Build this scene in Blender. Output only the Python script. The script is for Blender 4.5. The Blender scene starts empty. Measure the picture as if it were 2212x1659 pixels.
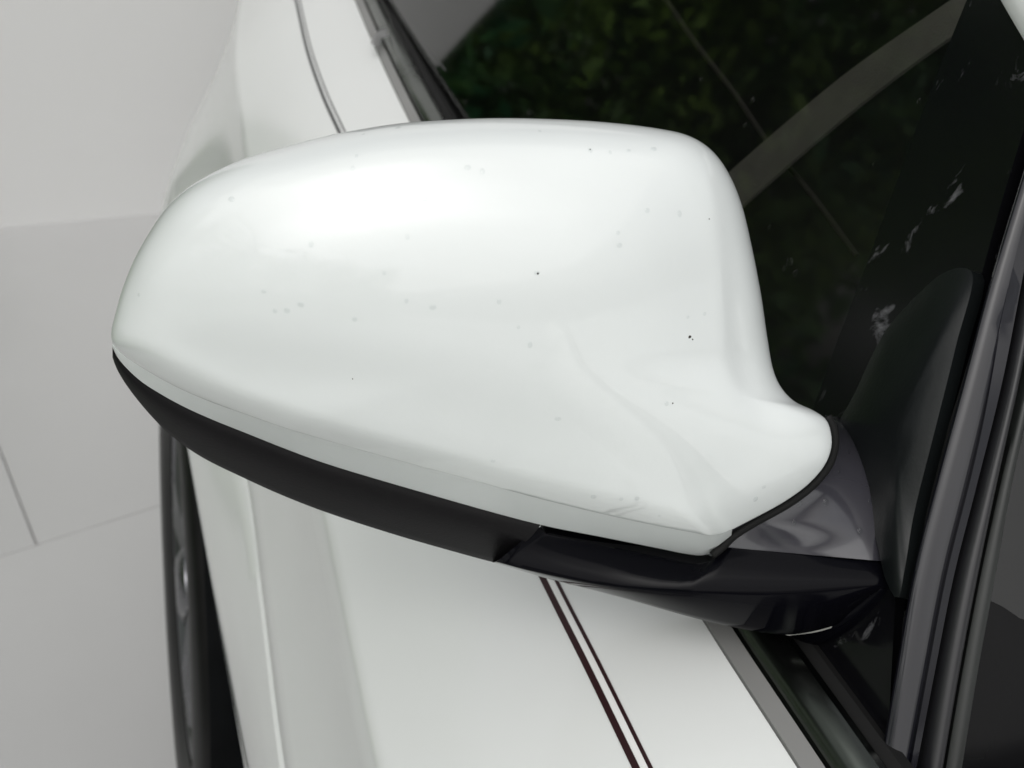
import bpy, bmesh, math, random
from math import sin, cos, atan, pi, sqrt
from mathutils import Vector, noise
from mathutils.bvhtree import BVHTree
random.seed(4)
S = bpy.context.scene
COL = S.collection
# ------------------------------------------------------------------ camera
F = 2611.0; CX = 1106.0; CY = 829.5; H = 1.35
VX, VY = 150.0, -850.0                      # where the car's long lines meet
_dx = VX - CX; _dy = CY - VY
PITCH = atan(_dy / F); YAW = atan(-_dx / (F * cos(PITCH) + _dy * sin(PITCH)))
FW = Vector((sin(YAW) * cos(PITCH), cos(YAW) * cos(PITCH), -sin(PITCH)))
RT = Vector((cos(YAW), -sin(YAW), 0.0))
UP = RT.cross(FW)
EYE = Vector((0, 0, H))
cam = bpy.data.cameras.new('camera'); co = bpy.data.objects.new('camera', cam); COL.objects.link(co)
co.location = EYE; co.rotation_euler = (pi / 2 - PITCH, 0, -YAW)
cam.sensor_width = 36; cam.lens = 36 * F / 2212; cam.clip_start = 0.01; cam.clip_end = 200
cam.dof.use_dof = True; cam.dof.focus_distance = 0.40; cam.dof.aperture_fstop = 20
S.camera = co
# ------------------------------------------------------------------ sky and light (bright overcast)
w = bpy.data.worlds.new('World'); S.world = w; w.use_nodes = True
nt = w.node_tree; bg = nt.nodes['Background']
sk = nt.nodes.new('ShaderNodeTexSky'); sk.sky_type = 'NISHITA'; sk.sun_disc = False
SUN_EL, SUN_ROT = math.radians(52), math.radians(205)
sk.sun_elevation = SUN_EL; sk.sun_rotation = SUN_ROT; sk.dust_density = 4; sk.air_density = 1.5
hs = nt.nodes.new('ShaderNodeHueSaturation'); hs.inputs['Saturation'].default_value = 0.12
tc = nt.nodes.new('ShaderNodeTexCoord'); nz = nt.nodes.new('ShaderNodeTexNoise')
nz.inputs['Scale'].default_value = 2.6; nz.inputs['Detail'].default_value = 5
mr = nt.nodes.new('ShaderNodeMapRange'); mr.inputs[1].default_value = .3; mr.inputs[2].default_value = .7
mr.inputs[3].default_value = .62; mr.inputs[4].default_value = 1.40
ml = nt.nodes.new('ShaderNodeVectorMath'); ml.operation = 'SCALE'
nt.links.new(tc.outputs['Generated'], nz.inputs['Vector'])
nt.links.new(nz.outputs['Fac'], mr.inputs[0]); nt.links.new(sk.outputs[0], hs.inputs['Color'])
nt.links.new(hs.outputs[0], ml.inputs[0]); nt.links.new(mr.outputs[0], ml.inputs['Scale'])
nt.links.new(ml.outputs[0], bg.inputs['Color']); bg.inputs['Strength'].default_value = 0.125
sl = bpy.data.lights.new('sun', 'SUN'); so = bpy.data.objects.new('sun', sl); COL.objects.link(so)
sl.energy = 1.2; sl.angle = math.radians(100); sl.color = (1, .97, .93)
sd = Vector((sin(SUN_ROT) * cos(SUN_EL), cos(SUN_ROT) * cos(SUN_EL), sin(SUN_EL)))
so.rotation_euler = sd.to_track_quat('Z', 'Y').to_euler(); so.location = sd * 5
S.view_settings.view_transform = 'Standard'; S.view_settings.look = 'None'; S.view_settings.gamma = 1
S.view_settings.exposure = -0.09


# ------------------------------------------------------------------ pixel -> world helpers
def ray(px, py):
    return FW + RT * ((px - CX) / F) + UP * ((CY - py) / F)


def pd(px, py, d): return EYE + ray(px, py) * d


def pz(px, py, z):
    r = ray(px, py); return EYE + r * ((z - H) / r.z)


def pp(px, py, p0, n):
    r = ray(px, py); return EYE + r * ((p0 - EYE).dot(n) / r.dot(n))


def sstep(a_, b_, x):
    t = max(0, min(1, (x - a_) / (b_ - a_))); return t * t * (3 - 2 * t)


def lerp(a, b, t): return a + (b - a) * t


def interp(tab, v):
    if v <= tab[0][0]: return tab[0][1]
    for (a, fa), (b, fb) in zip(tab, tab[1:]):
        if v <= b:
            return fa + (fb - fa) * (v - a) / (b - a)
    return tab[-1][1]


def spline_tab(tab, v):
    """monotone-ish cubic through a table"""
    n = len(tab)
    if v <= tab[0][0]: v = tab[0][0]
    if v >= tab[-1][0]: v = tab[-1][0]
    for i in range(n - 1):
        if v <= tab[i + 1][0]: break
    x0, y0 = tab[i]; x1, y1 = tab[i + 1]; hh = x1 - x0
    def m(k):
        if k == 0: return (tab[1][1] - tab[0][1]) / (tab[1][0] - tab[0][0])
        if k == n - 1: return (tab[-1][1] - tab[-2][1]) / (tab[-1][0] - tab[-2][0])
        return (tab[k + 1][1] - tab[k - 1][1]) / (tab[k + 1][0] - tab[k - 1][0])
    t = (v - x0) / hh
    return ((2*t**3 - 3*t*t + 1) * y0 + (t**3 - 2*t*t + t) * hh * m(i) + (-2*t**3 + 3*t*t) * y1 + (t**3 - t*t) * hh * m(i + 1))


def resample(pts, n, closed=False):
    """centripetal Catmull-Rom through 2-D/3-D points, then n even samples"""
    P = [Vector(p) for p in pts]; L = len(P)
    dense = []
    segs = L if closed else L - 1
    def g(i):
        if closed: return P[i % L]
        if i < 0: return P[0] * 2 - P[1]
        if i >= L: return P[-1] * 2 - P[-2]
        return P[i]
    for i in range(segs):
        p0, p1, p2, p3 = g(i - 1), g(i), g(i + 1), g(i + 2)
        t0 = 0; t1 = t0 + max((p1 - p0).length, 1e-6) ** .5; t2 = t1 + max((p2 - p1).length, 1e-6) ** .5; t3 = t2 + max((p3 - p2).length, 1e-6) ** .5
        for k in range(16):
            t = t1 + (t2 - t1) * k / 16
            A1 = p0 * ((t1 - t) / (t1 - t0)) + p1 * ((t - t0) / (t1 - t0))
            A2 = p1 * ((t2 - t) / (t2 - t1)) + p2 * ((t - t1) / (t2 - t1))
            A3 = p2 * ((t3 - t) / (t3 - t2)) + p3 * ((t - t2) / (t3 - t2))
            B1 = A1 * ((t2 - t) / (t2 - t0)) + A2 * ((t - t0) / (t2 - t0))
            B2 = A2 * ((t3 - t) / (t3 - t1)) + A3 * ((t - t1) / (t3 - t1))
            dense.append(B1 * ((t2 - t) / (t2 - t1)) + B2 * ((t - t1) / (t2 - t1)))
    dense.append(P[0].copy() if closed else P[-1].copy())
    cum = [0]
    for a, b in zip(dense, dense[1:]): cum.append(cum[-1] + (b - a).length)
    out = []; j = 0; m = n if closed else n - 1
    for k in range(n):
        s = cum[-1] * k / m
        while j < len(cum) - 2 and cum[j + 1] < s: j += 1
        d = cum[j + 1] - cum[j]
        out.append(dense[j].lerp(dense[j + 1], 0 if d == 0 else min(1, (s - cum[j]) / d)))
    return out


# ------------------------------------------------------------------ object helpers
def mesh_obj(name, verts, faces, mat, parent=None, smooth=True, sharp=None):
    me = bpy.data.meshes.new(name); me.from_pydata([tuple(v) for v in verts], [], faces); me.update()
    if smooth:
        for p in me.polygons: p.use_smooth = True
        if sharp: me.set_sharp_from_angle(angle=math.radians(sharp))
    me.materials.append(mat)
    o = bpy.data.objects.new(name, me); COL.objects.link(o)
    if parent: o.parent = parent
    return o


def fix_normals(o, outward=None):
    bm = bmesh.new(); bm.from_mesh(o.data); bmesh.ops.remove_doubles(bm, verts=bm.verts, dist=1e-6)
    bmesh.ops.recalc_face_normals(bm, faces=bm.faces); bm.to_mesh(o.data); bm.free()
    return o


def grid_faces(nr, nc, wrap=False, off=0):
    f = []
    for i in range(nr - 1):
        for j in range(nc if wrap else nc - 1):
            k = (j + 1) % nc
            f.append((off + i * nc + j, off + i * nc + k, off + (i + 1) * nc + k, off + (i + 1) * nc + j))
    return f


def loft(name, rows, mat, parent=None, wrap=False, caps=False, sharp=None):
    nc = len(rows[0]); v = [p for r in rows for p in r]; f = grid_faces(len(rows), nc, wrap)
    if caps:
        f.append(tuple(range(nc))[::-1]); f.append(tuple((len(rows) - 1) * nc + k for k in range(nc)))
    o = mesh_obj(name, v, f, mat, parent, True, sharp)
    return fix_normals(o)


def bar(name, A, B, nrm, mat, parent, crown=0.002, thick=0.004, nc=7, sharp=40):
    """solid moulding between rails A and B (3-D), crowned outwards along nrm"""
    rows = []
    for a, b in zip(A, B):
        r = []
        for k in range(nc):
            t = k / (nc - 1); r.append(a.lerp(b, t) + nrm * (crown * (1 - (2 * t - 1) ** 2) ** .5))
        r.append(b - nrm * thick); r.append(a - nrm * thick)
        rows.append(r)
    return loft(name, rows, mat, parent, wrap=True, caps=True, sharp=sharp)


def tag(o, label=None, cat=None, group=None, kind=None):
    for k, v in (('label', label), ('category', cat), ('group', group), ('kind', kind)):
        if v: o[k] = v
    return o


# ------------------------------------------------------------------ materials
def mat(name, col, rough=.5, coat=0, coat_r=.03, metal=0, var=0, vscale=8, rvar=0, bump=0, bscale=200, spec=.5):
    m = bpy.data.materials.new(name); m.use_nodes = True; t = m.node_tree; b = t.nodes['Principled BSDF']
    b.inputs['Base Color'].default_value = (*col, 1); b.inputs['Roughness'].default_value = rough
    b.inputs['Metallic'].default_value = metal; b.inputs['Coat Weight'].default_value = coat
    b.inputs['Coat Roughness'].default_value = coat_r; b.inputs['Specular IOR Level'].default_value = spec
    tc = t.nodes.new('ShaderNodeTexCoord')
    if var or rvar:
        n = t.nodes.new('ShaderNodeTexNoise'); n.inputs['Scale'].default_value = vscale; n.inputs['Detail'].default_value = 6
        t.links.new(tc.outputs['Object'], n.inputs['Vector'])
        if var:
            r = t.nodes.new('ShaderNodeMapRange'); r.inputs[1].default_value = .3; r.inputs[2].default_value = .7
            r.inputs[3].default_value = 1 - var; r.inputs[4].default_value = 1 + var
            x = t.nodes.new('ShaderNodeVectorMath'); x.operation = 'SCALE'; x.inputs[0].default_value = col
            t.links.new(n.outputs['Fac'], r.inputs[0]); t.links.new(r.outputs[0], x.inputs['Scale']); t.links.new(x.outputs[0], b.inputs['Base Color'])
        if rvar:
            r = t.nodes.new('ShaderNodeMapRange'); r.inputs[1].default_value = .3; r.inputs[2].default_value = .7
            r.inputs[3].default_value = max(0, rough - rvar); r.inputs[4].default_value = rough + rvar
            t.links.new(n.outputs['Fac'], r.inputs[0]); t.links.new(r.outputs[0], b.inputs['Roughness'])
    if bump:
        n2 = t.nodes.new('ShaderNodeTexNoise'); n2.inputs['Scale'].default_value = bscale; n2.inputs['Detail'].default_value = 3
        bp = t.nodes.new('ShaderNodeBump'); bp.inputs['Strength'].default_value = bump; bp.inputs['Distance'].default_value = .001
        t.links.new(tc.outputs['Object'], n2.inputs['Vector']); t.links.new(n2.outputs['Fac'], bp.inputs['Height']); t.links.new(bp.outputs[0], b.inputs['Normal'])
    return m


PAINT = mat('white_paint', (.738, .772, .766), .35, 1, .03, var=.018, vscale=14, bump=.05, bscale=380)
PAINT.node_tree.nodes['Principled BSDF'].inputs['Coat IOR'].default_value = 1.5
BODYPAINT = mat('white_body_paint', (.79, .81, .80), .35, 1, .12, var=.015, vscale=5)
GLOSS = mat('gloss_black', (.0025, .0025, .004), .07, 0, .02, rvar=.02, vscale=30, spec=.08)
PILLARB = mat('pillar_black', (.008, .008, .012), .09, 0, .05, rvar=.06, vscale=30)
MATTE = mat('matte_black_plastic', (.0045, .004, .0048), .55, 0, var=.15, vscale=40, bump=.12, bscale=1200, spec=.2)
SAIL = mat('satin_black_plastic', (.006, .0075, .0078), .3, var=.1, vscale=20, bump=.06, bscale=700, spec=.35)
RUBBER = mat('black_rubber', (.006, .006, .006), .7, var=.15, vscale=40, spec=.3)
TYRE = mat('tyre_rubber', (.003, .0035, .004), .75, var=.2, vscale=25, bump=.3, bscale=300, spec=.08)
SIDEW = mat('glossy_tyre_sidewall', (.007, .0068, .007), .42, var=.3, vscale=20, bump=.3, bscale=60, spec=.18)
METAL = mat('dark_satin_metal', (.12, .13, .12), .2, metal=1, rvar=.1, vscale=15)
CHROME = mat('chrome', (.8, .8, .8), .06, metal=1, rvar=.03)
ALLOY = mat('alloy_grey', (.20, .20, .215), .3, metal=1, rvar=.1, vscale=12)
MAROON = mat('dark_maroon_sealant', (.022, .002, .004), .5, var=.1)
WHITELINE = mat('painted_reflection_white', (.85, .85, .84), .4, .5, var=.02)
GREYSEAL = mat('grey_seal', (.24, .24, .235), .5, var=.1)
BELT = mat('grey_webbing', (.205, .195, .185), .8, var=.08, vscale=60, bump=.5, bscale=900)
TRIM_IN = mat('dark_cabin_cloth', (.0015, .002, .0018), .9, var=.2, vscale=20)
MIRRORG = mat('mirror_silver', (.85, .87, .88), .01, metal=1, rvar=.005)


def glass_mat(name, tint, mottled=False):
    m = bpy.data.materials.new(name); m.use_nodes = True; t = m.node_tree
    for n in list(t.nodes): t.nodes.remove(n)
    out = t.nodes.new('ShaderNodeOutputMaterial'); tr = t.nodes.new('ShaderNodeBsdfTransparent'); tr.inputs[0].default_value = (*tint, 1)
    gl = t.nodes.new('ShaderNodeBsdfGlossy'); gl.inputs['Roughness'].default_value = .015
    fr = t.nodes.new('ShaderNodeFresnel'); fr.inputs[0].default_value = 1.5
    tc = t.nodes.new('ShaderNodeTexCoord'); n = t.nodes.new('ShaderNodeTexNoise'); n.inputs['Scale'].default_value = 7
    r = t.nodes.new('ShaderNodeMapRange'); r.inputs[3].default_value = .02; r.inputs[4].default_value = .055
    t.links.new(tc.outputs['Object'], n.inputs['Vector']); t.links.new(n.outputs['Fac'], r.inputs[0]); t.links.new(r.outputs[0], gl.inputs['Roughness'])
    mx = t.nodes.new('ShaderNodeMixShader'); t.links.new(fr.outputs[0], mx.inputs[0]); t.links.new(tr.outputs[0], mx.inputs[1]); t.links.new(gl.outputs[0], mx.inputs[2])
    t.links.new(mx.outputs[0], out.inputs[0])
    return m


GLASS = glass_mat('tinted_side_glass', (.66, .67, .63))
WGLASS = glass_mat('windscreen_glass', (.35, .38, .37))


def surf_mat(name, col, rough, bump, bscale, var, vscale, axis_scale=(1, 1, 1)):
    m = mat(name, col, rough, var=var, vscale=vscale, bump=bump, bscale=bscale)
    return m


# ------------------------------------------------------------------ floor and wall
FLOOR = mat('pale_grey_floor', (.50, .50, .50), .42, var=.045, vscale=1.3, rvar=.12)
WALL = mat('pale_grey_wall', (.70, .70, .70), .8, var=.015, vscale=.8, bump=.05, bscale=60)
# floor slabs: joints follow the two lines seen at the left
a = pz(0, 1205, 0); b = pz(360, 1090, 0); c = pz(80, 1175, 0); d = pz(0, 1090, 0)
ang = math.atan2((b - a).y, (b - a).x)
SL = 1.9; G = .0022
org = Vector((c.x, c.y))
ex = Vector((cos(ang), sin(ang))); dd = (d - c).to_2d().normalized()
ey = Vector((-sin(ang), cos(ang)))
base = mesh_obj('floor', [(-14, -12, -.012), (14, -12, -.012), (14, 30, -.012), (-14, 30, -.012)], [(0, 1, 2, 3)], mat('joint_grout', (.46, .46, .46), .8, var=.1), None, False)
tag(base, 'pale grey smooth slab floor beside and behind the car', kind='structure')
slabmesh = None
cnt = 0
for i in range(-4, 5):
    for j in range(-4, 5):
        off = (SL * .5 if j % 2 else 0)
        o2 = org + ex * (i * SL + (0 if j >= 0 else 0.7)) + ey * (j * SL)
        if slabmesh is None:
            v = []; e = G
            s1 = SL - G
            pts = [(0, 0), (s1, 0), (s1, s1), (0, s1)]
            bev = .001
            v = [(x, y, -.012) for x, y in pts] + [(x, y, -bev) for x, y in pts]
            ins = [(bev, bev), (s1 - bev, bev), (s1 - bev, s1 - bev), (bev, s1 - bev)]
            v += [(x, y, 0) for x, y in ins]
            f = [(0, 1, 5, 4), (1, 2, 6, 5), (2, 3, 7, 6), (3, 0, 4, 7), (4, 5, 9, 8), (5, 6, 10, 9), (6, 7, 11, 10), (7, 4, 8, 11), (8, 9, 10, 11)]
            so_ = mesh_obj('slab', v, f, FLOOR, base, False); slabmesh = so_.data
        else:
            so_ = bpy.data.objects.new('slab', slabmesh); COL.objects.link(so_); so_.parent = base
        so_.location = (o2.x, o2.y, 0); so_.rotation_euler = (0, 0, ang)
wa = pz(0, 493, 0); wb = pz(358, 460, 0)
wdir = (wb - wa).normalized(); wn = Vector((-wdir.y, wdir.x, 0))
w0 = wa - wdir * .03; w1 = wa + wdir * 6
vv = []
for q in (w0, w1, w1 + wn * .2, w0 + wn * .2): vv.append((q.x, q.y, -.012))
for q in (w0, w1, w1 + wn * .2, w0 + wn * .2): vv.append((q.x, q.y, 2.9))
wl = mesh_obj('wall', vv, [(0, 1, 5, 4), (1, 2, 6, 5), (2, 3, 7, 6), (3, 0, 4, 7), (4, 5, 6, 7)], WALL, None, False)
tag(wl, 'plain pale grey wall standing on the floor behind the car', 'wall')

# ------------------------------------------------------------------ the car
CARLOC = Vector((.9, 1.2, 0))
car = bpy.data.objects.new('parked_car', None); COL.objects.link(car); car.location = CARLOC
tag(car, 'white car with black window trim and large wing mirror, seen close along its side', 'car')
car_parts = []

BELTX = [(-.9, .26), (-.3, .20), (.0, .186), (.247, .183), (.326, .182), (.60, .184), (.917, .196), (1.287, .222), (1.7, .262), (2.2, .33), (2.7, .44)]
CREX = [(-.9, .16), (-.3, .06), (.1, .043), (.35, .046), (.433, .049), (.529, .053), (.80, .061), (1.059, .072), (1.312, .090), (1.448, .106), (1.75, .155), (2.2, .25), (2.7, .40)]
LEDX = [(-.9, .11), (-.3, .01), (.2, .004), (.474, .009), (.613, .015), (.748, .020), (1.0, .014), (1.271, .004), (1.45, .028), (1.725, .098), (2.079, .172), (2.4, .26), (2.7, .38)]
FLX = [(-.9, .11), (-.3, .0), (.2, -.004), (.50, -.008), (.68, -.012), (.80, -.016), (1.0, -.020), (1.2, -.020), (1.4, -.008), (1.6, .045), (2.0, .15), (2.4, .27), (2.7, .40)]
WY, WZ, AR = 1.20, .33, .375


def section(y):
    bx, cx, lx, fx = (spline_tab(t, y) for t in (BELTX, CREX, LEDX, FLX))
    out = []
    # belt -> crease, a gently crowned shoulder
    out.append((bx + .02, .985)); out.append((bx + .004, .990)); out.append((bx, 1.0))
    for k in range(1, 13):
        t = k / 12; x = lerp(bx - .001, cx + .006, t); z = lerp(1.0, .936, t) + .010 * sin(pi * t)
        out.append((x, z))
    out.append((cx + .0025, .9335)); out.append((cx, .929))
    # crease -> ledge, flank slightly hollow
    for k in range(1, 9):
        t = k / 8; out.append((lerp(cx - .0012, lx + .003, t) + .004 * sin(pi * t), lerp(.925, .806, t)))
    # ledge: a small shut line, then shoulder out to the flare
    out.append((lx + .0032, .803)); out.append((lx + .0028, .8005)); out.append((lx, .7985))
    wgt = max(0, 1 - abs(y - WY) / .62)
    zb = .22
    if abs(y - WY) < AR: zb = max(zb, WZ + sqrt(AR * AR - (y - WY) ** 2))
    zm = lerp(.70, .755, wgt)
    for k in range(1, 9):
        t = k / 8; s = 1 - (1 - t) ** 1.6
        out.append((lerp(lx - .0015, fx, t) - .004 * sin(pi * t), lerp(.797, zm, t)))
    low = .04 if zb < .3 else .0
    for k in range(1, 9):
        t = k / 8; z = lerp(zm, zb, t)
        out.append((fx + low * max(0, (.5 - z) / .3) ** 1.5, z))
    xe = out[-1][0]
    out.append((xe + .004, zb - .003)); out.append((xe + .035, zb - .001)); out.append((xe + .04, zb + .06))
    return out


ys = []
y = -1.5
while y < 2.72:
    ys.append(y); y += .012 if .6 < y < 1.75 else .03
ys += [WY - AR + .0005, WY + AR - .0005]
ys = sorted(ys)
rows = [[Vector((x, yy, z)) for x, z in section(yy)] for yy in ys]
body = loft('body_side', rows, BODYPAINT, None, sharp=28)
car_parts.append(body)
bvh = BVHTree.FromPolygons([v.co.copy() for v in body.data.vertices], [tuple(p.vertices) for p in body.data.polygons])


def hit(px, py, tree=bvh, lift=0.0):
    r = ray(px, py).normalized(); loc, n, i, d_ = tree.ray_cast(EYE, r)
    if loc is None: return None, None
    if n.dot(r) > 0: n = -n
    return loc + n * lift, n


# rear closing of the body, so the car ends as a solid
rv = rows[-1]
mid = 0.9 + .5
end = [Vector((2 * mid - p.x - .6, p.y + .02, p.z)) for p in rv]
car_parts.append(loft('rear_panel', [rv, [p.lerp(q, .1) + Vector((0, .12, 0)) for p, q in zip(rv, end)], [p.lerp(q, .5) + Vector((0, .2, 0)) for p, q in zip(rv, end)]], BODYPAINT, sharp=30))

# long shut line across the shoulder: dark seal, reflection painted as a pale strip, dark seal
LINE = [(628, -40), (640, 0), (665, 110), (700, 210), (735, 287), (850, 545), (1010, 900), (1175, 1250), (1275, 1450), (1376, 1659), (1430, 1770), (1620, 2160), (1800, 2520)]
# offsets in metres across; converted by sampling the surface position of the centre line
cen = []
for p in resample([Vector((a, b)) for a, b in LINE], 130):
    h_, n_ = hit(p.x, p.y)
    if h_: cen.append((h_, n_))


def strip_on(name, cen, o0, o1, lift, th, m, crown=0.0):
    A = []; B = []; N = []
    for i, (p, n) in enumerate(cen):
        q0 = cen[max(0, i - 1)][0]; q1 = cen[min(len(cen) - 1, i + 1)][0]
        tdir = (q1 - q0).normalized(); s = tdir.cross(n).normalized()
        if s.x < 0: s = -s
        A.append(p + s * o0 + n * lift); B.append(p + s * o1 + n * lift); N.append(n)
    rows = []
    for a_, b_, n_ in zip(A, B, N):
        r = [a_ - n_ * (lift + .004), a_]
        for k in (1, 2, 3):
            r.append(a_.lerp(b_, k / 4) + n_ * crown)
        r += [b_, b_ - n_ * (lift + .004)]
        rows.append(r)
    return loft(name, rows, m, None, wrap=True, caps=True, sharp=40)


def wid(i): return 1
near = [c for c in cen if c[0].y < .74]; far_ = [c for c in cen if c[0].y > .72]
car_parts.append(strip_on('shut_line_seal', near, -.0017, .0011, .0004, .002, MAROON))
car_parts.append(strip_on('pale_reflection', near, .0011, .0038, .0006, .002, WHITELINE, .0003))
car_parts.append(strip_on('shut_line_seal', near, .0038, .0054, .0004, .002, MAROON))
SEAMG = mat('dark_grey_seam', (.07, .07, .072), .6, var=.1)
car_parts.append(strip_on('panel_seam', far_, -.0020, .0010, .0004, .002, SEAMG))
car_parts.append(strip_on('panel_seam', far_, .0032, .0046, .0004, .002, SEAMG))

# ------------------------------------------------------------------ belt mouldings
def beltpt(y, dx, z): return Vector((spline_tab(BELTX, y) + dx, y, z))


bys = [-1.5 + k * .04 for k in range(106)]
def beltbar(name, prof, m, y0=-1.6, y1=2.7):
    rr = [[beltpt(yy, a_, b_) for a_, b_ in prof] for yy in bys if y0 <= yy <= y1]
    o = loft(name, rr, m, None, wrap=True, caps=True, sharp=35); car_parts.append(o); return o


beltbar('belt_flange', [(.0005, .99), (.0005, 1.0015), (.008, 1.003), (.009, .99)], GREYSEAL)
beltbar('belt_moulding', [(.009, .985), (.0095, 1.004), (.012, 1.0085), (.016, 1.011), (.021, 1.0115), (.025, 1.009), (.0265, .985)], METAL)
beltbar('belt_seal', [(.0268, .985), (.027, 1.006), (.031, 1.008), (.036, 1.006), (.038, .985)], RUBBER)

# ------------------------------------------------------------------ side glass
GS = .45                                      # lean of the glass
GN = Vector((-1, 0, GS)).normalized()
def glasspt(y, z): return Vector(((spline_tab(BELTX, y) if y < .85 else lerp(spline_tab(BELTX, y), .1925 + .028 * (y - .85), .6)) + .034 + GS * (z - 1.0), y, z))
GP0 = Vector((.184 + .034, .3, 1.0))


def onglass(px, py, lift=0.0):
    # iterate on the curved glass
    P0 = GP0.copy(); q = pp(px, py, P0, GN)
    for _ in range(6):
        P0 = glasspt(q.y, 1.0); q = pp(px, py, P0, GN)
    return q + GN * lift


# door glass pane: real thin pane with the front edge sloping with the pillar
rws = []
for k in range(14):
    z = .998 + .44 * k / 13; y0 = .364 + .286 * (z - 1.068) - .006
    rws.append([glasspt(lerp(y0, 2.1, (j / 30) ** 1.3), z) for j in range(31)])
car_parts.append(loft('side_window', rws, GLASS))

# windscreen plane and pillar mouldings
Lp = [(2290, 60), (2212, 290), (2146, 500), (2110, 620), (2055, 829), (1998, 1040), (1951, 1229), (1915, 1430), (1880, 1637)]
La = onglass(1880, 1635); Lb = onglass(2212, 290)
WN = (Lb - La).cross(Vector((1, -.30, 0))).normalized()
if WN.y > 0: WN = -WN


def onw(px, py, lift=0.0): return pp(px, py, La, WN) + WN * lift


def rail(pts, n=40, f=onw, lift=0.012): return [f(p.x, p.y, lift) for p in resample([Vector(q) for q in pts], n)]


R1 = [(2345, 60), (2262, 290), (2206, 480), (2136, 829), (2084, 1040), (2036, 1229), (1996, 1430), (1955, 1643)]
A = rail(Lp); B = rail(R1)
# outer moulding: two facets with a soft ridge
rr = []
for k, (a_, b_) in enumerate(zip(A, B)):
    t = k / 39; sx = lerp(.48, .60, t)
    m1 = a_.lerp(b_, sx); gq = sstep(.36, .62, t)
    rd = (a_ - EYE).normalized()
    rr.append([a_ + rd * .03, a_ - WN * .0012, a_.lerp(b_, .02) + WN * .0001, a_.lerp(b_, .06) + WN * .0005, a_.lerp(m1, .5) + WN * .0012, m1 + WN * .0012, m1.lerp(b_, .05) + WN * (.0012 - .0022 * gq),
               m1.lerp(b_, .05 + .40 * gq) + WN * (.0010 - .0022 * gq), m1.lerp(b_, .09 + .40 * gq) + WN * .0008, m1.lerp(b_, .95) + WN * .0002, b_ - WN * .0008, b_ - WN * .02])
car_parts.append(loft('pillar_moulding', rr, PILLARB, wrap=True, caps=True, sharp=35))
B1 = rail([(2352, 60), (2270, 290), (2213, 480), (2143, 829), (2091, 1040), (2044, 1229), (2004, 1430), (1962, 1680)])
B2 = rail([(2385, 60), (2300, 290), (2240, 480), (2168, 829), (2122, 1040), (2084, 1229), (2046, 1430), (2003, 1680)])
car_parts.append(bar('pillar_bead', B1, B2, WN, mat('satin_bead', (.016, .016, .018), .28), None, .0035, .02, 9, 60))
B3 = rail([(2392, 60), (2308, 290), (2252, 480), (2182, 829), (2132, 1040), (2091, 1229), (2053, 1430), (2010, 1680)])
B4 = rail([(2425, 60), (2338, 290), (2274, 480), (2202, 829), (2156, 1040), (2122, 1229), (2085, 1430), (2044, 1680)])
car_parts.append(bar('windscreen_seal', B3, B4, WN, SAIL, None, .0012, .02, 5, 40))
car_parts[-1].data.materials[0] = mat('grey_green_rubber', (.016, .018, .017), .4, var=.15, vscale=40)
# backing under the seals
B5 = rail([(2345, 60), (2262, 290), (2206, 480), (2136, 829), (2084, 1040), (2036, 1229), (1996, 1430), (1950, 1690)], lift=.006)
B6 = rail([(2420, 60), (2332, 290), (2268, 480), (2198, 829), (2152, 1040), (2118, 1229), (2080, 1430), (2040, 1690)], lift=.006)
car_parts.append(bar('seal_channel', B5, B6, WN, RUBBER, None, 0, .014, 3, 30))
# windscreen: large gently curved pane
rws = []
WD = (Lb - La).normalized()
C1 = onw(2041, 1640); C2 = onw(2200, 829)
WD2 = (C2 - C1).normalized()
for i in range(12):
    r = []
    for j in range(16):
        u = 1.25 * j / 15; v = -.10 + .62 * i / 11
        p = C1 + WD2 * v + Vector((1, -.30, 0)).normalized() * (u - .004) - WN * (.004)
        p = p + Vector((0, 1, 0)) * .16 * (max(0, (u - .62)) ** 2) + WN * -.03 * v * v
        r.append(p)
    rws.append(r)
car_parts.append(loft('windscreen', rws, WGLASS))

# black corner panel ahead of the door glass
def poly_panel(name, pts, thick, lift, m, n=120, rings=10, dome=0.0, f=onglass, wav=0.0, sharp=30):
    out = [Vector(p) for p in pts]
    o = resample(out, n, closed=True); cxy = Vector((sum(p.x for p in o) / n, sum(p.y for p in o) / n))
    v = []; 
    for k in range(rings, -1, -1):
        s = k / rings
        for p in o:
            q = cxy.lerp(p, s)
            h = dome * (1 - s ** 2.5)
            if wav: h += wav * noise.noise(Vector((q.x * .010, q.y * .006, 3.3))) * (1 - s ** 6)
            v.append(f(q.x, q.y, lift + h))
    fcs = grid_faces(rings + 1, n, True)
    b0 = len(v)
    for p in o: v.append(f(p.x, p.y, lift - thick))
    for j in range(n):
        k = (j + 1) % n; fcs.append((j, b0 + j, b0 + k, k))
    fcs.append(tuple(b0 + j for j in range(n)))
    ob = mesh_obj(name, v, fcs, m, None, True, sharp); fix_normals(ob); return ob


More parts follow.
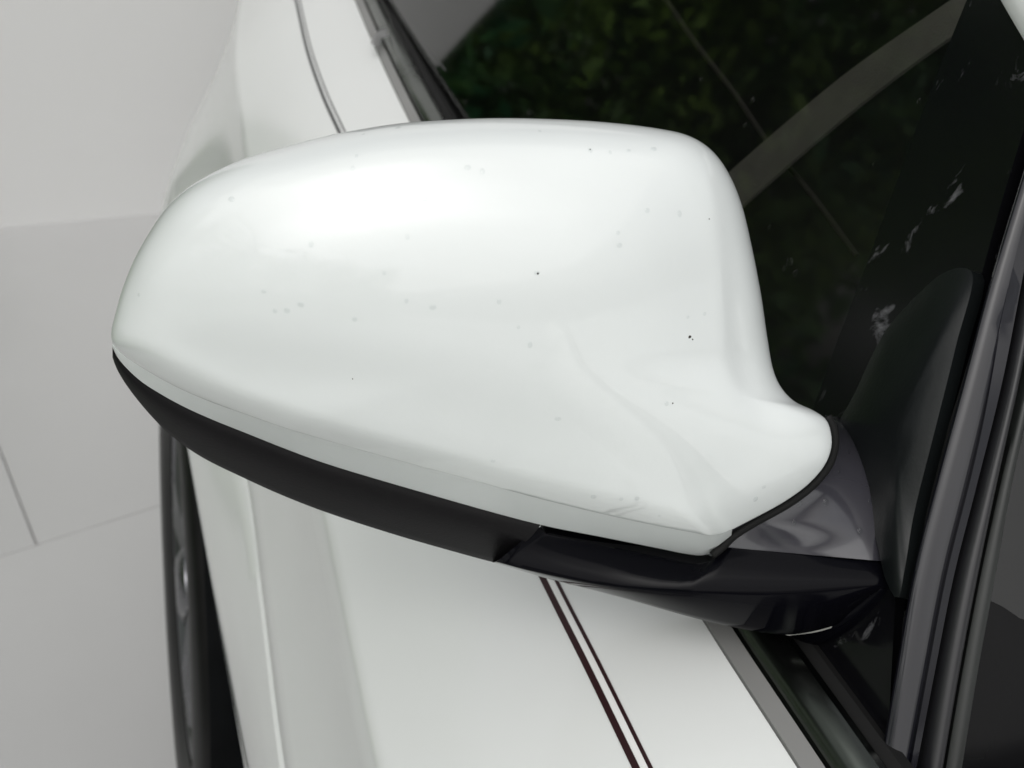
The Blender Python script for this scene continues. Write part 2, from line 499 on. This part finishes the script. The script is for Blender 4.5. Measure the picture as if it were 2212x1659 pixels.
sky_flecks = mat('pillar_gloss_with_painted_sky_flecks', (.004, .004, .005), .12, spec=.35)  # pale noise flecks paint in broken sky reflections
t = sky_flecks.node_tree; bs = t.nodes['Principled BSDF']
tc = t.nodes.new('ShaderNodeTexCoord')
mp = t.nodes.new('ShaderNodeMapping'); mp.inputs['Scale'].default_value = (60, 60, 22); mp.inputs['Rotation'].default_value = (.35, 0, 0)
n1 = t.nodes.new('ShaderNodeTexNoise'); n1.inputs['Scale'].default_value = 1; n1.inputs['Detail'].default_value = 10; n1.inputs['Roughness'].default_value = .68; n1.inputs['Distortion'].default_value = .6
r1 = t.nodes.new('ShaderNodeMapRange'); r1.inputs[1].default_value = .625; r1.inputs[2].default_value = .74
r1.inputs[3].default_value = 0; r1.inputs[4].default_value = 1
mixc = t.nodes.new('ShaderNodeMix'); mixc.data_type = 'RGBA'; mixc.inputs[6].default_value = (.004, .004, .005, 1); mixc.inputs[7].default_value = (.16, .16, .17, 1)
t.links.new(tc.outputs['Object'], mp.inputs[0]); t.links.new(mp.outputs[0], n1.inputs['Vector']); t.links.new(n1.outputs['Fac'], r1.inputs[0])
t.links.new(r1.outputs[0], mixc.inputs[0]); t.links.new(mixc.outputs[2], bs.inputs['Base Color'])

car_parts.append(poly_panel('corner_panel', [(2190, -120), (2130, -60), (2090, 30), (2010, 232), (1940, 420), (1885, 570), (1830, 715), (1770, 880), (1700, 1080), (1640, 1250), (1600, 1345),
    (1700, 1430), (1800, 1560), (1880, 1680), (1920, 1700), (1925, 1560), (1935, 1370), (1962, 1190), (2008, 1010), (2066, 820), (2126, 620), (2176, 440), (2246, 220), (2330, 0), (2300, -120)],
    .006, .003, sky_flecks, n=160, rings=14))
car_parts.append(poly_panel('sail_panel', [(1838, 935), (1850, 912), (1880, 860), (1912, 790), (1945, 728), (1985, 680), (2030, 635), (2070, 603), (2112, 590), (2135, 600), (2100, 760), (2050, 960), (2010, 1120), (1990, 1240),
    (1975, 1300), (1950, 1260), (1930, 1180), (1900, 1080), (1868, 1000)], .006, .0085, SAIL, n=120, rings=10, dome=.004))
# the round foot gasket under the arm
# roof pillar in body colour at the upper right
A = rail([(2110, -140), (2168, -20), (2212, 58), (2262, 140)], 12, onglass, .006); B = rail([(2230, -170), (2288, -60), (2330, 10), (2380, 90)], 12, onglass, .006)
car_parts.append(bar('painted_pillar', A, B, GN, BODYPAINT, None, .004, .01, 7, 40))

def thinline(name, pts, wpx, m, f=None, n=30, crown=.001):
    c_ = resample([Vector(p) for p in pts], n); A = []; B = []
    for i, p in enumerate(c_):
        tn = (c_[min(n - 1, i + 1)] - c_[max(0, i - 1)]).normalized(); s = Vector((-tn.y, tn.x)) * wpx / 2
        A.append(f((p + s).x, (p + s).y)); B.append(f((p - s).x, (p - s).y))
    return bar(name, A, B, GN, m, None, crown, .001, 5, 60)


# cabin: dark lining and belt behind the glass
def box(name, lo, hi, m, skip=()):
    x0, y0, z0 = lo; x1, y1, z1 = hi
    v = [(x0, y0, z0), (x1, y0, z0), (x1, y1, z0), (x0, y1, z0), (x0, y0, z1), (x1, y0, z1), (x1, y1, z1), (x0, y1, z1)]
    f = {'b': (0, 3, 2, 1), 't': (4, 5, 6, 7), 'f': (0, 1, 5, 4), 'k': (2, 3, 7, 6), 'l': (3, 0, 4, 7), 'r': (1, 2, 6, 5)}
    return mesh_obj(name, v, [f[k] for k in f if k not in skip], m, None, False)


car_parts.append(box('cabin_lining', (.27, .12, .72), (1.55, 2.3, 1.46), TRIM_IN, ('t', 'f', 'l')))
rws = []
for i in range(10):
    yy = lerp(.62, 2.35, i / 9); rws.append([])
    for j in range(12):
        x = lerp(.42, 1.40, j / 11); rws[-1].append(Vector((x, yy, 1.47 + .05 * sin(pi * j / 11) - .05 * (abs(i - 4.5) / 4.5) ** 2)))
rf = [[p + Vector((0, 0, .02)) for p in r] for r in rws]
car_parts.append(loft('roof', rf, BODYPAINT)); 
car_parts.append(thinline('trim_clip', [(808, 97), (813, 82), (822, 73), (836, 69)], 17, mat('polished_clip', (.85, .85, .85), .3, metal=1, rvar=.05), f=lambda x, y, l=0: pz(x, y, 1.0135), n=10, crown=.001))
# bonnet ahead of the windscreen
rws = []
for i in range(14):
    yy = lerp(-1.5, .20, i / 13); r = []
    for j in range(20):
        t_ = j / 19; x = lerp(spline_tab(BELTX, yy) + .002, 1.6, t_); r.append(Vector((x, yy, .999 + .05 * sin(pi * min(1, t_)) - .03 * max(0, -yy - .4))))
    rws.append(r)
car_parts.append(loft('bonnet', rws, BODYPAINT))
car_parts.append(poly_panel('dark_reflection_panel', [(2128, 1300), (2212, 1340), (2330, 1395), (2500, 1500), (2500, 1760), (2060, 1760), (2070, 1640), (2100, 1450)], .004, .0018, MATTE, f=lambda x, y, l: onw(x, y, l), dome=.001))  # black panel added for the dark reflection low on the windscreen
car_parts[-1].data.materials[0] = mat('dark_reflection_black', (.003, .003, .0035), .25, var=.2, spec=.12)


def onin(px, py, lift=0.0):
    q = onglass(px, py); r_ = ray(px, py); return q + r_ * (.045 / -r_.dot(GN)) + GN * lift


bA = rail([(1500, 482), (1592, 402), (1745, 272), (1880, 165), (2082, 28), (2200, -50)], 30, onin); bB = rail([(1520, 560), (1620, 476), (1760, 355), (1920, 225), (2070, 116), (2220, 20)], 30, onin)
car_parts.append(bar('seat_belt', bA, bB, GN, BELT, None, .0006, .0018, 7, 60))
car_parts.append(thinline('reflected_line', [(1425, -20), (1500, 90), (1585, 200), (1660, 310), (1745, 410), (1850, 552)], 10, f=onin, m= mat('reflected_line_grey', (.055, .05, .048), .8)))  # strip added for a thin line reflected in the glass

# ------------------------------------------------------------------ rear wheel (front face outward, -x)
def revolve(name, prof, m, cx_, cy_, cz_, n=96, sharp=35):
    rr = []
    for k in range(n):
        a_ = 2 * pi * k / n
        rr.append([Vector((cx_ + x, cy_ + r_ * cos(a_), cz_ + r_ * sin(a_))) for x, r_ in prof])
    rr.append(rr[0])
    return loft(name, rr, m, None, sharp=sharp)


WC = Vector((-.070, WY, .33))
wheel = revolve('wheel', [(.012, .326), (.016, .329), (.03, .3305), (.10, .332), (.17, .330), (.188, .322), (.20, .28), (.19, .22), (.05, .215), (.012, .22), (.012, .326)], TYRE, *WC)
side = revolve('sidewall', [(.0155, .3285), (.011, .326), (.006, .318), (.0015, .303), (0, .285), (.002, .262), (.006, .243), (.012, .232), (.014, .222), (.02, .22)], SIDEW, *WC)
rim = revolve('rim', [(.014, .226), (.012, .224), (.014, .215), (.024, .208), (.03, .20), (.12, .19), (.13, .05), (.10, .0)], ALLOY, *WC)
subs = {'wheel': [side, rim]}
for k in range(7):
    a_ = 2 * pi * k / 7; c_, s_ = cos(a_), sin(a_); v = []
    for r_, hw, x0 in ((.04, .022, .02), (.12, .015, .012), (.205, .022, .018)):
        for sg, xx in ((-1, x0 + .004), (0, x0 - .004), (1, x0 + .004), (1, x0 + .04), (-1, x0 + .04)):
            yy = r_ * c_ - sg * hw * s_; zz = r_ * s_ + sg * hw * c_
            v.append(Vector((WC.x + xx, WC.y + yy, WC.z + zz)))
    fc = [(i * 5 + j, i * 5 + (j + 1) % 5, (i + 1) * 5 + (j + 1) % 5, (i + 1) * 5 + j) for i in range(2) for j in range(5)]
    o = mesh_obj('spoke', v, fc, ALLOY, None, True, 30); fix_normals(o); subs['wheel'].append(o)
subs['wheel'].append(revolve('hub_cap', [(.004, .0001), (.004, .03), (.012, .042), (.04, .045)], ALLOY, *WC, n=32))
CAMB = .14
for o in [wheel] + subs['wheel']:
    for q in o.data.vertices: q.co.x += (q.co.z - WC.z) * CAMB
car_parts.append(wheel)
rr = []
for k in range(41):
    a_ = -.15 + (pi + .3) * k / 40
    rr.append([Vector((x, WY + (AR + .004 + dr) * cos(a_), WZ + (AR + .004 + dr) * sin(a_))) for x, dr in ((.016, -.002), (.05, .012), (.26, .012), (.27, -.2), (.27, -.37))])
car_parts.append(loft('arch_liner', rr, RUBBER))

# ------------------------------------------------------------------ wing mirror
def d0(px, py):
    X = (px - 1106) / F * .42; Y = (829 - py) / F * .42
    return .412 + .12 * X - .35 * Y


CREASE = [(243, 742), (268, 768), (300, 790), (345, 817), (400, 845), (460, 870), (530, 895), (610, 923), (700, 950), (850, 992), (1000, 1032), (1165, 1077), (1300, 1110), (1420, 1136), (1500, 1151), (1535, 1157), (1562, 1152)]
RIGHT = [(1620, 1124), (1700, 1080), (1750, 1042), (1783, 1002), (1796, 965), (1795, 935), (1785, 907), (1760, 888), (1715, 866), (1687, 836), (1671, 800), (1658, 730), (1645, 640), (1626, 540), (1602, 440), (1580, 385),
         (1552, 340), (1520, 310), (1480, 290), (1420, 277), (1300, 263), (1165, 256), (1060, 255), (960, 259), (850, 268), (735, 287), (640, 310), (530, 342), (450, 378), (400, 410), (358, 450), (325, 498), (290, 560), (264, 625), (247, 685), (240, 720)]
LOWER = [(243, 750), (256, 775), (300, 820), (345, 850), (400, 880), (460, 907), (530, 935), (610, 967), (700, 1000), (900, 1060), (1165, 1133), (1300, 1160), (1420, 1184), (1485, 1197), (1515, 1200), (1540, 1193), (1562, 1172), (1580, 1156)]
CC = Vector((1080, 780))
outl = resample([Vector(p) for p in CREASE + RIGHT], 360, closed=True)
FOLD = [(1505, 285), (1530, 350), (1547, 430), (1560, 550), (1562, 700), (1578, 820), (1612, 920), (1665, 990), (1745, 1032)]




foldx = [(y, x) for x, y in FOLD]


import numpy as np
SR = [(p - CC) for p in outl]; ANG = np.unwrap(np.array([math.atan2(p.y, p.x) for p in SR])); RAD = np.array([p.length for p in SR])
o_ = np.argsort(np.mod(ANG, 2 * pi)); AN2 = np.mod(ANG, 2 * pi)[o_]; RA2 = RAD[o_]
ST = 8; gx = np.arange(120, 1900, ST); gy = np.arange(130, 1330, ST); GX, GY = np.meshgrid(gx, gy)
TH = np.mod(np.arctan2(GY - CC.y, GX - CC.x), 2 * pi); RR = np.hypot(GX - CC.x, GY - CC.y)
SS = RR / np.interp(TH, AN2, RA2, period=2 * pi)
def nsst(a, b, x):
    t = np.clip((x - a) / (b - a), 0, 1); return t * t * (3 - 2 * t)
EW = .5 + .28 * nsst(-.3, .5, np.sin(TH))
HS = np.clip(1 - SS ** 2.6, 0, None) ** EW
def blur(a, sg):
    k = np.exp(-.5 * (np.arange(-int(3 * sg), int(3 * sg) + 1) / sg) ** 2); k /= k.sum()
    a = np.apply_along_axis(lambda r: np.convolve(r, k, 'same'), 0, a); return np.apply_along_axis(lambda r: np.convolve(r, k, 'same'), 1, a)
INS = (SS < 1).astype(float)
HB = blur(HS * INS, 8) / np.maximum(blur(INS, 8), .02)
HB = blur(HB, 3)


def samp(G, x, y):
    fx_ = (x - gx[0]) / ST; fy_ = (y - gy[0]) / ST; i0 = int(fy_); j0 = int(fx_); a_ = fy_ - i0; b_ = fx_ - j0
    return (G[i0, j0] * (1 - b_) + G[i0, j0 + 1] * b_) * (1 - a_) + (G[i0 + 1, j0] * (1 - b_) + G[i0 + 1, j0 + 1] * b_) * a_


def capdepth(q, s, ang):
    hs = max(0, 1 - s ** 2.6) ** (.5 + .28 * sstep(-.3, .5, sin(ang))); wq = sstep(1.0, .78, s)
    hb = .016 * sstep(-.08, .32, sin(ang)) * sstep(.05, .75, s)
    h = hb + lerp(hs, samp(HB, q.x, q.y), wq) * (.040 - hb)
    fx = spline_tab(foldx, min(q.y, 1030))
    over = max(0, q.x - fx + 10)
    h -= .004 * (1 - math.exp(-(over / 40.0) ** 1.5)) * sstep(1.0, .86, s) * sstep(960, 760, q.y)
    return d0(q.x, q.y) - h


v = []; RG = 44; NO = len(outl)
for k in range(RG + 1):
    t_ = k / RG; s = 1 - (1 - sin((1 - t_) * pi / 2))      # dense near the rim
    s = sin((1 - t_) * pi / 2)
    if k == RG: s = .012
    for p in outl:
        q = CC.lerp(p, s); an = math.atan2(p.y - CC.y, p.x - CC.x)
        v.append(pd(q.x, q.y, capdepth(q, s, an)))
fc = grid_faces(RG + 1, NO, True)
fc.append(tuple(RG * NO + j for j in range(NO)))
# turned-back skirt behind the rim
b0 = len(v)
for (s, dz) in ((.999, .0012), (.996, .004), (.985, .014), (.965, .03)):
    for p in outl:
        q = CC.lerp(p, s); v.append(pd(q.x, q.y, d0(p.x, p.y) + dz))
fc += [tuple(x for x in f) for f in grid_faces(4, NO, True, b0)]
for j in range(NO):
    k = (j + 1) % NO; fc.append((j, b0 + j, b0 + k, k))
cap = mesh_obj('mirror_cap', v, fc, PAINT, None, True, 60); fix_normals(cap)
capbvh = BVHTree.FromPolygons([q.co.copy() for q in cap.data.vertices], [tuple(p.vertices) for p in cap.data.polygons])

# lower lip of the cap (turns under)
NL = min(range(60, 200), key=lambda i: (outl[i] - Vector((1580, 1146))).length) + 1
cr = [p.copy() for p in outl[:NL]]; lo = resample([Vector(p) for p in LOWER], NL)
LIPD = .011
rr = []
for i in range(NL):
    hb_ = .016 * sstep(-.08, .32, sin(math.atan2(cr[i].y - CC.y, cr[i].x - CC.x)))
    r = []; a_, b_ = cr[i], lo[i]; ww = min(1, (b_ - a_).length / 40)
    for t_ in (.0, .06, .3, .6, .85, .95, 1.0):
        q = a_.lerp(b_, t_); dd_ = d0(q.x, q.y) - hb_ * (1 - t_) ** 1.2 + LIPD * ww * t_ - (.0008 * sin(pi * max(0, t_)))
        r.append(pd(q.x, q.y, dd_))
    q = a_.lerp(b_, .97); r.append(pd(q.x, q.y, d0(q.x, q.y) + LIPD * ww + .012))
    rr.append(r)
LIPP = PAINT.copy(); LIPP.name = 'white_paint_dull_coat'  # same colour, rougher coat to blur reflections on the lip
LIPP.node_tree.nodes['Principled BSDF'].inputs['Coat Roughness'].default_value = .4; LIPP.node_tree.nodes['Principled BSDF'].inputs['Coat Weight'].default_value = .6
LIPP.node_tree.nodes['Principled BSDF'].inputs['Roughness'].default_value = .6
lip = loft('cap_lip', rr, LIPP, sharp=50)


def lowd(px, py):
    return d0(px, py) + LIPD


# matte black strip below the cap
MB = [(243, 772), (250, 792), (264, 818), (290, 855), (328, 900), (365, 937), (430, 984), (530, 1034), (610, 1070), (700, 1105), (850, 1154), (1000, 1197), (1040, 1208), (1068, 1215)]
MT = [(243, 742), (300, 812), (400, 872), (530, 927), (700, 992), (900, 1052), (1060, 1097), (1172, 1127)]
tp = resample([Vector(p) for p in MT], 80); bt = resample([Vector(p) for p in MB], 80)
rr = []
for i, (a_, b_) in enumerate(zip(tp, bt)):
    r = []
    ex_ = sstep(.72, 1, i / 79); lf_ = lerp(.35, 1, sstep(0, .3, i / 79))
    for k in range(12):
        t_ = k / 11; q = a_.lerp(b_, t_) + Vector((15 * sin(pi * t_) * ex_, 0))
        th = t_ * pi / 2
        dd_ = lowd(a_.x, a_.y) + .0042 - .0045 * sin(th * 1.3) + .022 * (1 - cos(th)) * lf_ - .002 * ex_
        r.append(pd(q.x, q.y, dd_))
    q = a_.lerp(b_, .9).lerp(Vector((700, 900)), .10 * (1 - sstep(0, .3, i / 79))); r.append(pd(q.x, q.y - 10, lowd(a_.x, a_.y) + .05 * lf_))
    rr.append(r)
matte = loft('lower_trim', rr, MATTE, sharp=60)

# gloss black arm: side and belly
AT = [(1168, 1135), (1180, 1151), (1300, 1176), (1400, 1197), (1470, 1211), (1510, 1216), (1535, 1211), (1556, 1192), (1580, 1178), (1680, 1188), (1800, 1203), (1950, 1216), (1985, 1220)]
AM = [(1075, 1214), (1140, 1231), (1306, 1262), (1456, 1272), (1606, 1272), (1756, 1266), (1906, 1264), (1985, 1262)]
AB = [(1066, 1215), (1120, 1231), (1180, 1249), (1340, 1290), (1500, 1335), (1600, 1358), (1690, 1371), (1740, 1367), (1800, 1352), (1850, 1330), (1895, 1304), (1930, 1284), (1985, 1268)]
n = 90
n = 150


def armd(px): return lerp(.4485, .452, max(0, min(1, (px - 1550) / 400)))


rr = []
for i in range(n):
    u_ = i / (n - 1)
    a_ = Vector((lerp(1168, 1985, u_),) * 2); a_.y = interp(AT, a_.x)
    m_ = Vector((lerp(1072, 1975, u_),) * 2); m_.y = spline_tab(AM, m_.x)
    b_ = Vector((lerp(1064, 1975, u_),) * 2); b_.y = spline_tab(AB, b_.x)
    da = lerp(lowd(a_.x, a_.y) + .001, armd(a_.x), sstep(1300, 1600, a_.x)); r = []
    da += .0055 * (1 - sstep(1200, 1540, a_.x))
    up_ = 26 * (1 - sstep(1500, 1560, a_.x))
    r.append(pd(a_.x, a_.y - up_, da + .012))
    r.append(pd(a_.x, a_.y, da + .0015))
    r.append(pd(a_.x, a_.y + 3, da + .0002))
    for k in range(0, 11):
        t_ = k / 10; q = a_.lerp(m_, .06 + .94 * t_); r.append(pd(q.x, q.y, da - .0045 * sin(t_ * pi * .55)))
    for k in range(1, 10):
        t_ = k / 9; q = m_.lerp(b_, t_); r.append(pd(q.x, q.y, da - .0045 * sin(pi * .55) + .0135 * t_ ** 2.0))
    r.append(pd(b_.x, b_.y - 4, da + .02)); r.append(pd(b_.x, b_.y - 30, da + .05))
    rr.append(r)
arm_low = loft('arm_side', rr, GLOSS, sharp=50)
# upper face of the arm
UL = [(1782, 896), (1786, 925), (1785, 960), (1775, 995), (1742, 1034), (1692, 1072), (1612, 1120), (1560, 1155), (1545, 1185)]
UR = [(1806, 900), (1838, 938), (1872, 988), (1900, 1028), (1924, 1066), (1946, 1115), (1957, 1155), (1960, 1190), (1960, 1217)]
n = 60
l_ = resample([Vector(p) for p in UL], n); r_ = resample([Vector(p) for p in UR], n); rr = []
for i in range(n):
    T = i / (n - 1); a_, b_ = l_[i], r_[i]
    if i > n - 14: a_ = a_.lerp(Vector((1556, 1180)), (i - (n - 14)) / 13 * .8)
    dl = lerp(d0(a_.x, a_.y) + .006, armd(a_.x), sstep(.8, 1, T)); dr_ = lerp(.482, armd(b_.x), T ** .8); r = []
    bump_ = -.0035 * sin(pi * T) ** .8 if 0 < T < 1 else 0.0
    for k in range(24):
        t_ = k / 23; q = a_.lerp(b_, t_)
        r.append(pd(q.x, q.y, lerp(dl, dr_, t_ ** 1.15) + bump_ * sin(pi * (.15 + .85 * t_) * .9)))
    r.append(pd(b_.x + 4, b_.y, lerp(dl, dr_, 1) + .014))
    rr.append(r)
arm_top = loft('arm_top', rr, mat('gloss_black_sky_tint', (.042, .041, .05), .16, 1, .08, rvar=.06, vscale=40), sharp=60)  # base colour lifted to paint in the reflected sky
# round foot below the arm, on the corner panel
FT = [(1640, 1330), (1690, 1374), (1735, 1391), (1775, 1396), (1832, 1374), (1885, 1332), (1925, 1285), (1930, 1272), (1800, 1280)]
foot = poly_panel('arm_foot', FT, .02, .006, GLOSS, dome=.008, sharp=60)
# pale strip painting in the highlight on the belly near the door
highlight_strip = thinline('arm_highlight', [(1700, 1369), (1760, 1361), (1820, 1341), (1868, 1313), (1900, 1286)], 7, mat('painted_highlight', (.55, .55, .52), .3, var=.2), f=lambda x, y, l=0: pd(x, y, .462), crown=.002)
gk = resample([Vector(p) for p in [(1788, 899), (1802, 930), (1803, 968), (1790, 1006), (1756, 1048), (1705, 1087), (1625, 1132), (1585, 1158), (1560, 1182), (1538, 1200)]], 60)  # dark tube added for the shaded gap along the cap edge
rr = []
for i, p in enumerate(gk):
    tn = (gk[min(59, i + 1)] - gk[max(0, i - 1)]).normalized(); sd_ = Vector((-tn.y, tn.x)) * (1 if tn.y * 0 + 1 else 1)
    c_ = d0(p.x, p.y) + .0045; r = []
    for k in range(8):
        a_ = 2 * pi * k / 8; q = p + sd_ * 9 * cos(a_); r.append(pd(q.x, q.y, c_ - .0016 * sin(a_)))
    rr.append(r)
gap_shade = loft('cap_gap_shade', rr, RUBBER, wrap=True, caps=True)
# mirror housing behind the cap, with the glass facing back
v = []; oo = outl[::3]; no = len(oo)
for (s, dz) in ((.955, .004), (.95, .035), (.90, .055), (.86, .058), (.85, .054)):
    for p in oo:
        q = CC.lerp(p, s); v.append(pd(q.x, q.y, d0(p.x, p.y) + dz))
fc = grid_faces(5, no, True)
hous = mesh_obj('wing_mirror', v, fc, MATTE, None, True, 40); fix_normals(hous)
v = []
for p in oo:
    q = CC.lerp(p, .855); v.append(pd(q.x, q.y, d0(p.x, p.y) + .0545))
mg = mesh_obj('mirror_glass', v, [tuple(range(no))], MIRRORG, None, False)
subs['wing_mirror'] = [cap, lip, matte, arm_low, arm_top, foot, highlight_strip, gap_shade, mg]
car_parts.append(hous)

for o in car_parts:
    o.parent = car; o.matrix_parent_inverse.identity()
    o.location = -CARLOC
for k, lst in subs.items():
    par = {'wheel': wheel, 'wing_mirror': hous}[k]
    for o in lst: o.parent = par
tag(hous, 'wing mirror with white cap on a gloss black arm')

# ------------------------------------------------------------------ rain drops
WATER = glass_mat('water', (.925, .935, .935))
WATER.node_tree.nodes['Fresnel'].inputs[0].default_value = 1.33
t = WATER.node_tree; g_ = t.nodes.new('ShaderNodeNewGeometry'); iv = t.nodes.new('ShaderNodeMath'); iv.operation = 'SUBTRACT'; iv.inputs[0].default_value = 1
mu = t.nodes.new('ShaderNodeMath'); mu.operation = 'MULTIPLY'; t.links.new(g_.outputs['Backfacing'], iv.inputs[1]); t.links.new(iv.outputs[0], mu.inputs[0])
t.links.new(t.nodes['Fresnel'].outputs[0], mu.inputs[1]); t.links.new(mu.outputs[0], t.nodes['Mix Shader'].inputs[0])
dv = []; df = []
for i in range(5):
    a_ = i / 5 * pi / 2
    for j in range(10): dv.append((cos(a_) * cos(2 * pi * j / 10), cos(a_) * sin(2 * pi * j / 10), .32 * sin(a_)))
df = grid_faces(5, 10, True) + [tuple(40 + j for j in range(10))]
dm = bpy.data.meshes.new('rain_drop'); dm.from_pydata(dv, [], df); dm.materials.append(WATER)
for p in dm.polygons: p.use_smooth = True


def drop(px, py, rp, tree, label, group):
    loc, n_ = hit(px, py, tree)
    if loc is None: return
    r_ = rp * (loc - EYE).dot(FW) / F
    o = bpy.data.objects.new('rain_drop', dm); COL.objects.link(o); o.location = loc - n_ * r_ * .1
    o.rotation_euler = n_.to_track_quat('Z', 'Y').to_euler(); a_ = random.uniform(.8, 1.2); o.scale = (r_ * a_, r_ / a_, r_)
    tag(o, label, 'rain drop', group)


capd = [(770, 337), (762, 363), (834, 369), (1010, 362), (1042, 370), (1275, 325), (1318, 329), (1358, 325), (1412, 322), (672, 528), (1335, 503), (1338, 530), (1468, 462), (1398, 455), (880, 512), (878, 650),
        (935, 664), (1078, 652), (620, 671), (650, 658), (594, 672), (766, 690), (1120, 707), (1145, 745), (1486, 685), (1522, 678), (1440, 872), (1282, 1073), (1342, 1078), (1376, 1077), (1065, 996), (1650, 1052), (1632, 1078),
        (1166, 283), (918, 430), (830, 590), (300, 637), (785, 290), (860, 276), (1205, 905), (1424, 1114), (500, 430), (570, 630), (1160, 590)]
for px, py in capd: drop(px, py, random.uniform(4.0, 7.5), capbvh, 'small clear rain drop on the white mirror cap', 'rain drops on the white mirror cap')
atb = BVHTree.FromPolygons([q.co.copy() for q in arm_top.data.vertices], [tuple(p.vertices) for p in arm_top.data.polygons])
for px, py, r_ in ((1727, 1089, 8), (1784, 1085, 9), (1880, 1081, 5), (1715, 1128, 7), (1858, 1148, 8), (1813, 1019, 5), (1834, 977, 5)):
    drop(px, py, r_, atb, 'clear rain drop on the upper face of the black mirror arm', 'rain drops on the black mirror arm')
sw = [o for o in car_parts if o.name == 'side_window'][0]
gtb = BVHTree.FromPolygons([q.co.copy() for q in sw.data.vertices], [tuple(p.vertices) for p in sw.data.polygons])
for px, py, r_ in ((1625, 218, 8), (1985, 218, 6), (1886, 357, 4), (1706, 566, 11), (1694, 580, 7), (1718, 590, 8), (1662, 490, 5), (1515, 172, 6), (1610, 270, 6)):
    drop(px, py, r_, gtb, 'clear rain drop on the dark side window', 'rain drops on the side window')

# specks of grit and a small fly stuck to the cap
SPK = mat('grit', (.05, .045, .04), .8)
v = []; fc = []
rs = random.Random(3)
for px, py, rp in [(1275, 323, 2), (1162, 591, 2.6), (1490, 728, 4.2), (1496, 733, 2.5), (1453, 871, 2.0), (762, 818, 1.8), (1532, 473, 2.0)]:
    loc, n_ = hit(px, py, capbvh)
    if loc is None: continue
    r_ = rp * .38 / F; t1_ = n_.orthogonal().normalized(); t2_ = n_.cross(t1_); k = len(v)
    for j in range(7):
        a_ = 2 * pi * j / 7; rj = r_ * rs.uniform(.5, 1.2); v.append(loc + n_ * .00005 + (t1_ * cos(a_) + t2_ * sin(a_)) * rj)
    v.append(loc + n_ * r_ * .4)
    for j in range(7): fc.append((k + j, k + (j + 1) % 7, k + 7))
gr = mesh_obj('grit_specks', v, fc, SPK, None, False)
tag(gr, 'tiny dark grit specks stuck on the white mirror cap', kind='stuff')

# ------------------------------------------------------------------ hedge standing across from the car (mirrored in the window)
LEAF = bpy.data.materials.new('hedge_leaves'); LEAF.use_nodes = True; t = LEAF.node_tree; bs = t.nodes['Principled BSDF']
tc = t.nodes.new('ShaderNodeTexCoord'); n1 = t.nodes.new('ShaderNodeTexNoise'); n1.inputs['Scale'].default_value = 1.6; n1.inputs['Detail'].default_value = 4
cr_ = t.nodes.new('ShaderNodeValToRGB'); cr_.color_ramp.elements[0].position = .35; cr_.color_ramp.elements[0].color = (.02, .13, .045, 1)
cr_.color_ramp.elements[1].position = .65; cr_.color_ramp.elements[1].color = (.22, .36, .05, 1)
t.links.new(tc.outputs['Object'], n1.inputs['Vector']); t.links.new(n1.outputs['Fac'], cr_.inputs[0]); t.links.new(cr_.outputs[0], bs.inputs['Base Color']); bs.inputs['Roughness'].default_value = .5
rnd = random.Random(9); v = []; fcs = []
for i in range(230000):
    yy = rnd.uniform(-9, 14); zz = rnd.uniform(0, 1) ** .8 * 4.2
    far = i % 3 == 0
    xx = -2.3 - rnd.random() ** 1.5 * 1.5 - .5 * noise.noise(Vector((yy * .9, zz * 1.1, 0))) - .12 * (yy - 2)* 0
    if i % 3 == 1: xx = rnd.uniform(-2.6, -1.15); zz = rnd.random() * (.30 + .3 * noise.noise(Vector((xx * 3, yy * 3, 1)))); yy = rnd.uniform(.2, 4.6)
    if far: xx = rnd.uniform(-4, 1.5); yy = 4.3 + rnd.random() * 1.5 + .4 * noise.noise(Vector((xx, zz, 7)))
    if i % 3 != 1 and noise.noise(Vector((xx * 1.4, yy * 1.6, zz * 1.8))) < -.24: continue
    if zz > 3.0 + .8 * noise.noise(Vector((yy * 1.1, 5, 0))): continue
    c_ = Vector((xx, yy, zz)); s_ = rnd.uniform(.03, .075)
    a1 = Vector((rnd.gauss(0, 1), rnd.gauss(0, 1), rnd.gauss(0, 1))).normalized(); a2 = a1.cross(Vector((rnd.gauss(0, 1), rnd.gauss(0, 1), rnd.gauss(0, 1)))).normalized()
    k = len(v); v += [c_ - a1 * s_, c_ + a2 * s_ * .5, c_ + a1 * s_, c_ - a2 * s_ * .5]; fcs.append((k, k + 1, k + 2, k + 3))
hd = mesh_obj('hedge_foliage', v, fcs, LEAF, None, False)
tag(hd, 'dense green foliage mirrored dark in the side window', kind='stuff')
